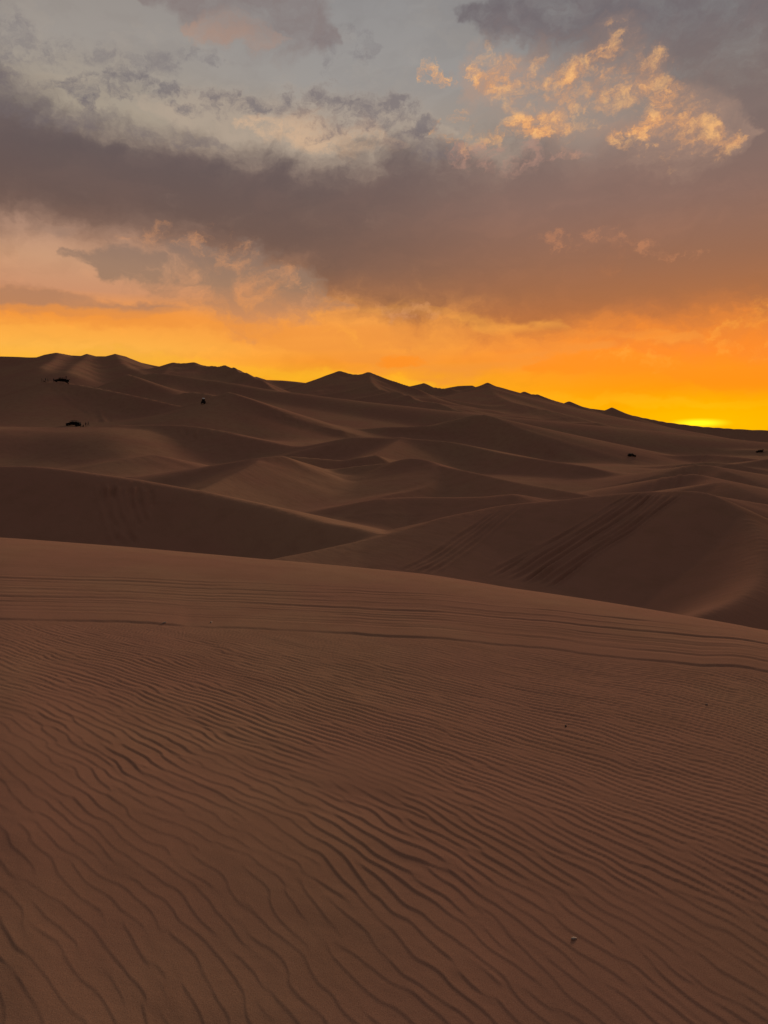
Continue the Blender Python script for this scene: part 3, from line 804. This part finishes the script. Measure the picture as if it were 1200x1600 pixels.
def z_at(x, y, Z):
    r, th = math.hypot(x, y), math.atan2(x, y)
    j = np.searchsorted(TH, th) - 1
    f = (th - TH[j]) / (TH[j + 1] - TH[j])
    i = min(max(np.searchsorted(ROWS_F, r) - 1, 0), len(ROWS_F) - 2)
    g = (r - ROWS_F[i]) / (ROWS_F[i + 1] - ROWS_F[i])
    return float((Z[i, j] * (1 - f) + Z[i, j + 1] * f) * (1 - g) + (Z[i + 1, j] * (1 - f) + Z[i + 1, j + 1] * f) * g)


# wheel ruts worn into the slopes: (photo polyline, half width in m, depth in m)
RUTS = []
for q in ([(985, 774), (955, 790), (915, 815), (870, 842), (820, 872), (770, 903)], [(1000, 772), (975, 788), (935, 815), (890, 842), (840, 872), (785, 906)],
          [(1010, 772), (985, 790), (950, 814), (905, 842), (850, 877), (795, 909)], [(1020, 772), (1000, 790), (960, 818), (915, 846), (860, 882), (812, 913)],
          [(1035, 772), (1012, 793), (975, 822), (930, 850), (875, 884), (828, 914)], [(1050, 772), (1020, 797), (985, 824), (940, 852), (890, 885), (840, 916)],
          [(1066, 772), (1025, 800), (990, 828), (950, 852), (905, 884), (852, 920)]):
    RUTS.append((q, 0.11 + 0.03 * (len(RUTS) % 3), 0.10 + 0.035 * (len(RUTS) * 5 % 4)))
for q in ([(960, 790), (900, 827), (850, 852), (800, 878), (760, 900)], [(950, 836), (905, 862), (870, 884), (835, 912)]):
    RUTS.append((q, 0.16, 0.08))
for q in ([(790, 795), (735, 835), (690, 868), (640, 892)], [(800, 793), (750, 833), (705, 866), (655, 894)], [(775, 799), (720, 838), (680, 866), (632, 891)], [(810, 791), (765, 828), (722, 862), (672, 895)]):
    RUTS.append((q, 0.20, 0.10))
for q in ([(158, 756), (163, 785), (176, 825), (184, 848)], [(175, 757), (183, 795), (196, 825), (210, 850)], [(203, 760), (207, 790), (220, 822)], [(216, 761), (218, 785), (228, 818)], [(180, 760), (172, 790), (190, 835)], [(236, 766), (238, 790)]):
    RUTS.append((q, 0.24, 0.14))
for q in ([(288, 672), (296, 684)], [(299, 673), (304, 686)], [(312, 674), (315, 684)], [(320, 675), (324, 682)]):
    RUTS.append((q, 0.7, 0.35))
for q in ([(1003, 764), (1030, 751), (1065, 734), (1095, 722), (1118, 713)], [(1035, 763), (1060, 748), (1085, 735), (1103, 726)]):
    RUTS.append((q, 0.40, -0.12))
for q in ([(86, 603), (110, 625), (150, 650)], [(156, 640), (164, 660)], [(430, 650), (470, 657)]):
    RUTS.append((q, 1.0, -0.35))


def tracks(x, y, Z):
    out = np.zeros_like(Z)
    X, Y = x.reshape(Z.shape), y.reshape(Z.shape)
    for q, w, dep in RUTS:
        pts = spline([hit(a, b, Z) for a, b in q], 4)
        best = None
        th = np.arctan2(pts[:, 0], pts[:, 1]); rr = np.hypot(pts[:, 0], pts[:, 1])
        pad = 6 * w
        j0, j1 = np.searchsorted(TH, [th.min() - pad / rr.min(), th.max() + pad / rr.min()])
        i0, i1 = np.searchsorted(ROWS_F, [rr.min() - pad, rr.max() + pad])
        xs, ys = X[i0:i1, j0:j1], Y[i0:i1, j0:j1]
        bd = np.full(xs.shape, 1e9); bs = np.zeros(xs.shape)
        n = len(pts) - 1
        for k in range(n):
            ax, ay = pts[k, :2]; ex, ey = pts[k + 1, 0] - ax, pts[k + 1, 1] - ay
            L2 = ex * ex + ey * ey + 1e-9
            t = np.clip(((xs - ax) * ex + (ys - ay) * ey) / L2, 0, 1)
            dx, dy = xs - (ax + ex * t), ys - (ay + ey * t)
            d = np.sqrt(dx * dx + dy * dy) * np.sign(ex * dy - ey * dx)
            m = np.abs(d) < np.abs(bd)
            bd = np.where(m, d, bd); bs = np.where(m, (k + t) / n, bs)
        fade = sstep(0, 0.06, bs) * (1 - sstep(0.9, 1.0, bs)) * (0.75 + 0.25 * np.sin(bs * 17 + w * 50))
        out[i0:i1, j0:j1] += fade * dep * (-np.exp(-(bd / w) ** 2) + 0.7 * np.exp(-((bd - 1.9 * w) / w) ** 2) + 0.7 * np.exp(-((bd + 1.9 * w) / w) ** 2))
    return out


Z_near = sheet('foreground_dune', ROWS_NEAR, lambda x, y: ground(x, y), near_sand)
Z_far = sheet('dune_field', ROWS_FAR, far_fn, far_sand)


# ------------------------------------------------------------------ small things on the sand
def plain(name, col, rough=0.7, metal=0.0, vary=0.25, spec=0.3):
    m = bpy.data.materials.new(name)
    m.use_nodes = True
    t = m.node_tree
    t.nodes.clear()
    N = NT(t)
    out = N.n('ShaderNodeOutputMaterial')
    bs = N.n('ShaderNodeBsdfPrincipled')
    tcn = N.n('ShaderNodeTexCoord').outputs['Object']
    f = N.noise(tcn, 6.0, 4, 0.6)
    dark = tuple(c * (1 - vary) for c in col) + (1,)
    dust = tuple(c * 0.95 + d * 0.03 for c, d in zip(col, (0.30, 0.17, 0.11))) + (1,)
    N.put(bs.inputs['Base Color'], N.mix(N.mr(f, 0.38, 0.66), dark, dust))
    bs.inputs['Roughness'].default_value = rough
    bs.inputs['Metallic'].default_value = metal
    bs.inputs['Specular IOR Level'].default_value = spec
    t.links.new(bs.outputs[0], out.inputs['Surface'])
    return m


M_PAINT = plain('dark_paint', (0.016, 0.013, 0.013), 0.85, spec=0.05)
M_TUBE = plain('black_tube', (0.012, 0.011, 0.011), 0.8, spec=0.1)
M_TYRE = plain('rubber', (0.012, 0.012, 0.012), 0.9)
M_RIM = plain('steel_rim', (0.05, 0.05, 0.05), 0.6, 0.3)
M_SEAT = plain('seat_vinyl', (0.025, 0.022, 0.022), 0.7)
M_ENGINE = plain('engine_metal', (0.03, 0.03, 0.03), 0.8, 0.0, spec=0.1)
M_LAMP = plain('lamp_lens', (0.06, 0.06, 0.06), 0.4)
M_WHITE = plain('white_canvas', (0.78, 0.76, 0.74), 0.8, 0, 0.08)
M_SKIN = plain('skin', (0.22, 0.12, 0.08), 0.6)
M_HAIR = plain('hair', (0.012, 0.010, 0.009), 0.6)
SHIRTS = {n: plain('shirt_' + n, c, 0.9) for n, c in dict(black=(0.015, 0.015, 0.018), navy=(0.02, 0.025, 0.05), maroon=(0.07, 0.015, 0.015), grey=(0.08, 0.08, 0.08)).items()}
TROUSERS = {n: plain('trousers_' + n, c, 0.9) for n, c in dict(dark=(0.014, 0.014, 0.018), blue=(0.025, 0.035, 0.06), brown=(0.05, 0.03, 0.02)).items()}


def link(name, bm, mats, parent=None, loc=(0, 0, 0), rot=(0, 0, 0), smooth=False):
    me = bpy.data.meshes.new(name)
    bmesh.ops.recalc_face_normals(bm, faces=bm.faces)
    bm.to_mesh(me)
    bm.free()
    for m in (mats if isinstance(mats, (list, tuple)) else [mats]):
        me.materials.append(m)
    if smooth:
        me.polygons.foreach_set('use_smooth', [True] * len(me.polygons))
    o = bpy.data.objects.new(name, me)
    C.objects.link(o)
    o.parent = parent
    o.location = loc
    o.rotation_euler = rot
    return o


def tube(bm, a, b, r=0.03, seg=6):
    a, b = Vector(a), Vector(b)
    d = b - a
    q = d.to_track_quat('Z', 'Y')
    rings = []
    for p in (a, b):
        rings.append([bm.verts.new(p + q @ Vector((r * math.cos(2 * math.pi * k / seg), r * math.sin(2 * math.pi * k / seg), 0))) for k in range(seg)])
    for k in range(seg):
        bm.faces.new((rings[0][k], rings[0][(k + 1) % seg], rings[1][(k + 1) % seg], rings[1][k]))
    bm.faces.new(rings[0][::-1])
    bm.faces.new(rings[1])


def path(bm, pts, r=0.03):
    for a, b in zip(pts[:-1], pts[1:]):
        tube(bm, a, b, r)


def lathe(bm, prof, seg=20):
    """profile of (radius, y) turned round the Y axis"""
    rings = [[bm.verts.new((r * math.cos(2 * math.pi * k / seg), y, r * math.sin(2 * math.pi * k / seg))) for k in range(seg)] for r, y in prof]
    for a, b in zip(rings[:-1], rings[1:]):
        for k in range(seg):
            bm.faces.new((a[k], a[(k + 1) % seg], b[(k + 1) % seg], b[k]))
    bm.faces.new(rings[0][::-1])
    bm.faces.new(rings[-1])


def prism(bm, side, y0, y1, taper=1.0):
    """outline in x, z pulled across from y0 to y1; taper narrows the top vertices"""
    zs = [p[1] for p in side]
    zm = max(zs)
    A, B = [], []
    for x, z in side:
        k = taper if z > (min(zs) + zm) / 2 else 1.0
        A.append(bm.verts.new((x, y0 * k, z)))
        B.append(bm.verts.new((x, y1 * k, z)))
    n = len(side)
    for i in range(n):
        bm.faces.new((A[i], A[(i + 1) % n], B[(i + 1) % n], B[i]))
    bm.faces.new(A[::-1])
    bm.faces.new(B)
    bmesh.ops.bevel(bm, geom=[e for e in bm.edges], offset=0.03, segments=2, affect='EDGES', clamp_overlap=True)


def make_buggy(length=5.2, rows=3, canopy=None):
    """tube-framed dune buggy, nose towards +x, origin on the ground under its middle"""
    s = length / 5.2
    root = bpy.data.objects.new('dune_buggy', None)
    C.objects.link(root)
    hw = 0.72
    bm = bmesh.new()
    prism(bm, [(2.35 * s, 0.55), (2.42 * s, 0.80), (1.55 * s, 1.12), (1.05 * s, 1.18), (-1.9 * s, 1.05), (-2.2 * s, 0.85), (-2.1 * s, 0.45), (1.9 * s, 0.42)], -0.62, 0.62, 0.92)
    prism(bm, [(1.0 * s, 1.05), (0.75 * s, 1.55), (-1.5 * s, 1.62), (-2.0 * s, 1.1)], -0.66, 0.66, 0.94)
    link('body', bm, M_PAINT, root)
    bm = bmesh.new()
    for y in (-hw, hw):
        k = 0.80
        path(bm, [(2.45 * s, y * 0.75, 0.62), (1.15 * s, y, 1.20), (0.62 * s, y * k, 2.02), (-1.35 * s, y * k, 2.10), (-2.15 * s, y, 1.25), (-2.35 * s, y * 0.8, 0.70)], 0.035)
        path(bm, [(2.45 * s, y * 0.75, 0.60), (1.5 * s, y, 0.52), (-2.0 * s, y, 0.52), (-2.35 * s, y * 0.8, 0.70)], 0.035)
        for x in (0.95, 0.05, -0.85):
            tube(bm, (x * s, y, 0.52), (x * s - 0.15, y * k, 2.05), 0.028)
        tube(bm, (0.8 * s, y, 1.28), (-2.1 * s, y, 1.28), 0.03)
        tube(bm, (-0.85 * s, y, 0.52), (-2.15 * s, y, 1.25), 0.028)
    for x, z, w in ((0.62, 2.02, 0.8), (-0.35, 2.06, 0.8), (-1.35, 2.10, 0.8), (1.15, 1.20, 1), (-2.15, 1.25, 1), (2.45, 0.62, 0.75), (-2.35, 0.70, 0.8)):
        tube(bm, (x * s, -hw * w, z), (x * s, hw * w, z), 0.035)
    link('roll_cage', bm, M_TUBE, root)
    for i in range(rows):
        bx = (0.35 - i * 0.85) * s
        for y in (-0.33, 0.33):
            bm = bmesh.new()
            prism(bm, [(bx + 0.25, 1.12), (bx + 0.25, 1.26), (bx - 0.12, 1.22), (bx - 0.25, 1.82), (bx - 0.36, 1.82), (bx - 0.30, 1.10)], y - 0.23, y + 0.23)
            link('seat', bm, M_SEAT, root)
    bm = bmesh.new()
    prism(bm, [(-1.75 * s, 0.75), (-1.75 * s, 1.42), (-2.15 * s, 1.48), (-2.45 * s, 1.20), (-2.45 * s, 0.72)], -0.42, 0.42)
    tube(bm, (-2.1 * s, 0.30, 1.40), (-2.65 * s, 0.30, 1.62), 0.05, 8)
    tube(bm, (-2.1 * s, -0.30, 1.40), (-2.65 * s, -0.30, 1.62), 0.05, 8)
    link('engine', bm, M_ENGINE, root)
    for x, y, r, w in ((1.72 * s, 0.95, 0.42, 0.13), (1.72 * s, -0.95, 0.42, 0.13), (-1.60 * s, 0.98, 0.50, 0.20), (-1.60 * s, -0.98, 0.50, 0.20)):
        bm = bmesh.new()
        lathe(bm, [(r * 0.58, -w), (r * 0.92, -w), (r, -w * 0.6), (r, w * 0.6), (r * 0.92, w), (r * 0.58, w)])
        wh = link('wheel', bm, M_TYRE, root, (x, y, r))
        bm = bmesh.new()
        lathe(bm, [(r * 0.18, -w * 1.05), (r * 0.50, -w * 0.7), (r * 0.60, -w * 1.04), (r * 0.60, w * 1.04), (r * 0.50, w * 0.7), (r * 0.18, w * 1.05)], 14)
        link('rim', bm, M_RIM, wh)
        bm = bmesh.new()
        tube(bm, (x, y * 0.9, r), (x - 0.35 * s, y * 0.55, 0.62), 0.04)
        tube(bm, (x, y * 0.9, r), (x + 0.20 * s, y * 0.55, 0.60), 0.04)
        link('suspension_arm', bm, M_TUBE, root)
    for y in (-0.36, 0.36):
        bm = bmesh.new()
        bmesh.ops.create_uvsphere(bm, u_segments=12, v_segments=8, radius=0.12)
        bmesh.ops.scale(bm, vec=(0.6, 1, 1), verts=bm.verts)
        link('headlight', bm, M_LAMP, root, (2.30 * s, y, 0.98))
    if canopy:
        bm = bmesh.new()
        prism(bm, [(0.70 * s, 2.06), (0.66 * s, 2.16), (-1.30 * s, 2.26), (-1.45 * s, 2.14)], -0.68, 0.68)
        link('canopy', bm, canopy, root)
    return root


def copy_tree(o, parent=None):
    c = o.copy()
    C.objects.link(c)
    c.parent = parent
    for ch in list(o.children):
        copy_tree(ch, c)
    return c


def tag(o, label, cat, group=None):
    o['label'] = label
    o['category'] = cat
    if group:
        o['group'] = group
    return o


def set_down(o, px, py, yaw, r=None, length=3.4, sink=0.06, lift=0.0):
    """stand a thing on the far sand where the photograph shows its foot"""
    if r is None:
        x, y, z = hit(px, py, Z_far)
    else:
        x, y, z = point(px, py, r)
    z = z_at(x, y, Z_far)
    c, s = math.cos(yaw), math.sin(yaw)
    h = length / 2
    f, b = z_at(x + c * h, y + s * h, Z_far), z_at(x - c * h, y - s * h, Z_far)
    l, q = z_at(x - s * h * 0.5, y + c * h * 0.5, Z_far), z_at(x + s * h * 0.5, y - c * h * 0.5, Z_far)
    pitch = math.atan2(f - b, length)
    roll = math.atan2(l - q, length * 0.5)
    o.rotation_euler = (roll * 0.8, -pitch, yaw)
    o.location = (x, y, (f + b + z) / 3 - sink + lift)
    return x, y, z


BUG = 'dune buggies far out on the sand'
b1 = make_buggy(7.0, 3)
set_down(b1, 96, 597, math.radians(-168), 366, 4.2, sink=-0.25)
tag(b1, 'black dune buggy parked on the high crest at far left among a group of people', 'dune buggy', BUG)
b2 = make_buggy(5.6, 3)
set_down(b2, 114.5, 665.5, math.radians(176), None, 3.6)
tag(b2, 'long black dune buggy parked in the hollow below the high crest, people to its right', 'dune buggy', BUG)
b3 = make_buggy(3.8, 1, M_WHITE)
set_down(b3, 317.5, 631, math.radians(-82), None, 2.5, sink=0.0)
b3.scale = (0.85, 0.72, 1.0)
b3.rotation_euler[0] += math.radians(-14)
tag(b3, 'dark buggy with a pale canopy driving over the ridge left of centre', 'dune buggy', BUG)
b4 = copy_tree(b2)
set_down(b4, 987, 713, math.radians(14), None, 3.0)
b4.scale = (0.6, 0.6, 0.6)
tag(b4, 'lone dark dune buggy on the open flat right of centre', 'dune buggy', BUG)
b5 = copy_tree(b2)
set_down(b5, 1186.5, 706.5, math.radians(170), None, 2.6)
b5.scale = (0.55, 0.55, 0.55)
tag(b5, 'tiny dark dune buggy close to the right edge with a person beside it', 'dune buggy', BUG)
b6 = copy_tree(b2)
set_down(b6, 705, 612.5, math.radians(30), 860, 3.6, sink=-0.3)
tag(b6, 'faint dark buggy just under the skyline between two far peaks', 'dune buggy', BUG)


# ---- people: one continuous skinned body, posed by its joints
def body_mesh(pose):
    """pose -> joint table; returns a mesh with shirt / trousers / skin faces"""
    J = pose
    names = list(J)
    me = bpy.data.meshes.new('person')
    E = [('pelvis', 'waist'), ('waist', 'chest'), ('chest', 'neck'), ('neck', 'head'), ('head', 'crown'), ('chest', 'shoulder_l'), ('shoulder_l', 'elbow_l'), ('elbow_l', 'wrist_l'), ('wrist_l', 'hand_l'),
         ('chest', 'shoulder_r'), ('shoulder_r', 'elbow_r'), ('elbow_r', 'wrist_r'), ('wrist_r', 'hand_r'), ('pelvis', 'hip_l'), ('hip_l', 'knee_l'), ('knee_l', 'ankle_l'), ('ankle_l', 'toe_l'),
         ('pelvis', 'hip_r'), ('hip_r', 'knee_r'), ('knee_r', 'ankle_r'), ('ankle_r', 'toe_r')]
    me.from_pydata([J[n] for n in names], [(names.index(a), names.index(b)) for a, b in E], [])
    o = bpy.data.objects.new('person', me)
    C.objects.link(o)
    R = dict(pelvis=0.145, waist=0.125, chest=0.15, neck=0.06, head=0.095, crown=0.075, shoulder=0.065, elbow=0.042, wrist=0.030, hand=0.038, hip=0.095, knee=0.062, ankle=0.042, toe=0.038)
    mod = o.modifiers.new('skin', 'SKIN')
    mod.use_smooth_shade = True
    sv = me.skin_vertices[0].data
    for i, n in enumerate(names):
        r = R[n.split('_')[0]]
        sv[i].radius = (r, r * 0.82)
        sv[i].use_root = n == 'pelvis'
    sub = o.modifiers.new('sub', 'SUBSURF')
    sub.levels = sub.render_levels = 1
    dg = bpy.context.evaluated_depsgraph_get()
    out = bpy.data.meshes.new_from_object(o.evaluated_get(dg))
    bpy.data.objects.remove(o)
    out.name = 'person'
    # clothes by the nearest bone
    P = {n: Vector(J[n]) for n in names}
    def seg(c, a, b):
        a, b = P[a], P[b]
        d = b - a
        t = max(0, min(1, (c - a).dot(d) / max(d.length_squared, 1e-9)))
        return (c - a - d * t).length
    legs = [(a, b) for a, b in E if a.split('_')[0] in ('hip', 'knee') or b.split('_')[0] == 'hip']
    skin = [('neck', 'head'), ('head', 'crown'), ('wrist_l', 'hand_l'), ('wrist_r', 'hand_r')]
    top = [e for e in E if e not in legs and e not in skin and not e[0].startswith('ankle')]
    idx = []
    for p in out.polygons:
        c = p.center
        ds = [min(seg(c, *e) for e in g) for g in (top, legs, skin)]
        idx.append(ds.index(min(ds)))
    out.polygons.foreach_set('material_index', idx)
    out.polygons.foreach_set('use_smooth', [True] * len(idx))
    return out


def sym(d):
    return d


STAND = dict(pelvis=(0, 0, 0.96), waist=(0, 0, 1.12), chest=(0, 0, 1.33), neck=(0, 0, 1.50), head=(0.02, 0, 1.62), crown=(0.02, 0, 1.71),
             shoulder_l=(0, 0.19, 1.42), elbow_l=(-0.02, 0.25, 1.14), wrist_l=(0.05, 0.25, 0.90), hand_l=(0.07, 0.24, 0.80),
             shoulder_r=(0, -0.19, 1.42), elbow_r=(-0.02, -0.25, 1.14), wrist_r=(0.06, -0.24, 0.90), hand_r=(0.09, -0.23, 0.80),
             hip_l=(0, 0.10, 0.90), knee_l=(0.02, 0.11, 0.50), ankle_l=(-0.01, 0.12, 0.08), toe_l=(0.15, 0.13, 0.04),
             hip_r=(0, -0.10, 0.90), knee_r=(0.02, -0.11, 0.50), ankle_r=(-0.01, -0.12, 0.08), toe_r=(0.15, -0.13, 0.04))
WALK = dict(STAND)
WALK.update(knee_l=(0.20, 0.10, 0.53), ankle_l=(0.24, 0.10, 0.09), toe_l=(0.40, 0.10, 0.06), knee_r=(-0.08, -0.10, 0.50), ankle_r=(-0.32, -0.10, 0.16), toe_r=(-0.20, -0.10, 0.04),
            elbow_l=(-0.16, 0.24, 1.17), wrist_l=(-0.20, 0.24, 0.93), hand_l=(-0.18, 0.24, 0.83), elbow_r=(0.10, -0.24, 1.15), wrist_r=(0.24, -0.22, 0.97), hand_r=(0.30, -0.21, 0.90))
SIT = dict(pelvis=(0, 0, 0.16), waist=(-0.02, 0, 0.32), chest=(0.02, 0, 0.54), neck=(0.06, 0, 0.71), head=(0.09, 0, 0.83), crown=(0.09, 0, 0.92),
           shoulder_l=(0.03, 0.19, 0.63), elbow_l=(0.20, 0.25, 0.42), wrist_l=(0.38, 0.16, 0.46), hand_l=(0.45, 0.10, 0.46),
           shoulder_r=(0.03, -0.19, 0.63), elbow_r=(0.20, -0.25, 0.42), wrist_r=(0.38, -0.16, 0.46), hand_r=(0.45, -0.10, 0.46),
           hip_l=(0.04, 0.11, 0.14), knee_l=(0.40, 0.16, 0.44), ankle_l=(0.56, 0.15, 0.08), toe_l=(0.70, 0.16, 0.04),
           hip_r=(0.04, -0.11, 0.14), knee_r=(0.40, -0.16, 0.44), ankle_r=(0.56, -0.15, 0.08), toe_r=(0.70, -0.16, 0.04))
RIDE = dict(SIT)
RIDE.update(knee_l=(0.45, 0.14, 0.22), ankle_l=(0.55, 0.14, -0.15), toe_l=(0.68, 0.14, -0.18), knee_r=(0.45, -0.14, 0.22), ankle_r=(0.55, -0.14, -0.15), toe_r=(0.68, -0.14, -0.18))
BODIES = {k: body_mesh(v) for k, v in dict(stand=STAND, walk=WALK, sit=SIT, ride=RIDE).items()}
POSES = dict(stand=STAND, walk=WALK, sit=SIT, ride=RIDE)
PPL = 'people out on the dunes'


def person(pose, px, py, yaw, shirt, trousers, label, r=None, lift=0.0, at=None, scale=1.0):
    me = BODIES[pose].copy()
    me.materials.clear()
    for m in (SHIRTS[shirt], TROUSERS[trousers], M_SKIN):
        me.materials.append(m)
    o = bpy.data.objects.new('person', me)
    C.objects.link(o)
    if at is not None:
        o.location = at
    else:
        x, y, z = hit(px, py, Z_far) if r is None else point(px, py, r)
        o.location = (x, y, z_at(x, y, Z_far) + lift)
    o.rotation_euler = (0, 0, yaw)
    o.scale = (scale,) * 3
    bm = bmesh.new()
    bmesh.ops.create_uvsphere(bm, u_segments=12, v_segments=8, radius=0.112)
    bmesh.ops.delete(bm, geom=[v for v in bm.verts if v.co.z < -0.03 and v.co.x > -0.02], context='VERTS')
    h = POSES[pose]['head']
    link('hair', bm, M_HAIR, o, (h[0] - 0.015, h[1], h[2] + 0.035))
    tag(o, label, 'person', PPL)
    return o


def on(buggy, p):
    return (Matrix.Translation(buggy.location) @ buggy.rotation_euler.to_matrix().to_4x4()) @ Vector(p)


from mathutils import Matrix
person('stand', 65.6, 596.6, 0.4, 'black', 'dark', 'standing person in dark clothes, leftmost on the high crest', 367.5)
person('sit', 68.6, 597, -0.3, 'maroon', 'dark', 'person sitting on the sand at the feet of the leftmost standing person', 367)
person('stand', 71.5, 597.4, 1.2, 'grey', 'blue', 'faint standing person right of the seated one on the high crest', 367)
person('walk', 75, 597.4, 0.0, 'grey', 'brown', 'person walking the crest towards the parked buggy', 366.5)
person('stand', 84, 596.2, 2.2, 'navy', 'dark', 'standing person just left of the buggy on the high crest', 366)
person('ride', 0, 0, math.radians(-168), 'black', 'dark', 'front passenger seated in the buggy on the high crest', at=on(b1, (0.45, 0.33, 1.25)))
person('ride', 0, 0, math.radians(-168), 'navy', 'dark', 'middle passenger seated in the buggy on the high crest', at=on(b1, (-0.60, 0.33, 1.25)))
person('stand', 0, 0, math.radians(-60), 'maroon', 'dark', 'person standing up on the back of the buggy on the high crest', at=on(b1, (-1.95, 0.0, 1.40)))
person('sit', 106, 598.6, math.radians(-30), 'black', 'dark', 'person sitting on the crest just right of the parked buggy', 363)
person('stand', 126.2, 666, 2.6, 'black', 'dark', 'standing person touching the tail of the buggy in the hollow', 284)
person('sit', 130.5, 667.2, 2.9, 'maroon', 'dark', 'low seated person between the standing people in the hollow', None)
person('stand', 134.2, 667, 1.9, 'maroon', 'brown', 'person in a dark red shirt standing in the hollow', None)
person('walk', 138, 666, 3.0, 'black', 'dark', 'rightmost person in the hollow, walking towards the buggy', None)
person('stand', 1192, 707, 1.4, 'black', 'dark', 'person standing at the right edge beside the tiny far buggy', None)


# ---- stones on the near sand
def near_hit(px, py):
    ux, uy, s = px_dir(px, py)
    r = np.linspace(1.2, 12, 8000)
    z = ground(ux * r, uy * r)
    k = int(np.argmax(z / r >= s))
    return ux * r[k], uy * r[k], float(z[k])


def stone(px, py, size, flat, mat, label, seed):
    bm = bmesh.new()
    bmesh.ops.create_icosphere(bm, subdivisions=3, radius=1)
    for v in bm.verts:
        n = v.co.normalized()
        a = np.array([n.x * 1.7 + seed * 3.1]); b = np.array([n.y * 1.7 + n.z * 2.3 + seed])
        v.co = n * (1 + 0.28 * float(fbm(a, b, seed, 3)[0]))
    bmesh.ops.scale(bm, vec=(size * 1.5, size * 0.6, size * flat), verts=bm.verts)
    x, y, z = near_hit(px, py)
    o = link('stone', bm, mat, None, (x, y, z + size * flat * 0.35), (0.1, 0.25, -0.5 + seed), True)
    tag(o, label, 'stone', 'small stones lying on the near sand')
    return o


M_PALE = plain('pale_stone', (0.55, 0.42, 0.33), 0.9, 0, 0.3)
M_DARKST = plain('dark_stone', (0.05, 0.035, 0.03), 0.9, 0, 0.3)
stone(897, 1467, 0.009, 0.45, M_PALE, 'pale thin chip of stone sticking out of the ripples at lower right', 1)
stone(884, 1135, 0.008, 0.7, M_DARKST, 'tiny dark pebble among the ripples right of centre', 2)
stone(1104, 1101, 0.007, 0.6, M_PALE, 'tiny pale pebble below the sand step near the right edge', 3)
stone(257, 973.5, 0.011, 0.6, M_PALE, 'small pale pebble on the sand step, left one of the pair', 4)
stone(330, 973, 0.011, 0.6, M_PALE, 'small pale pebble above the sand step, right one of the pair', 5)
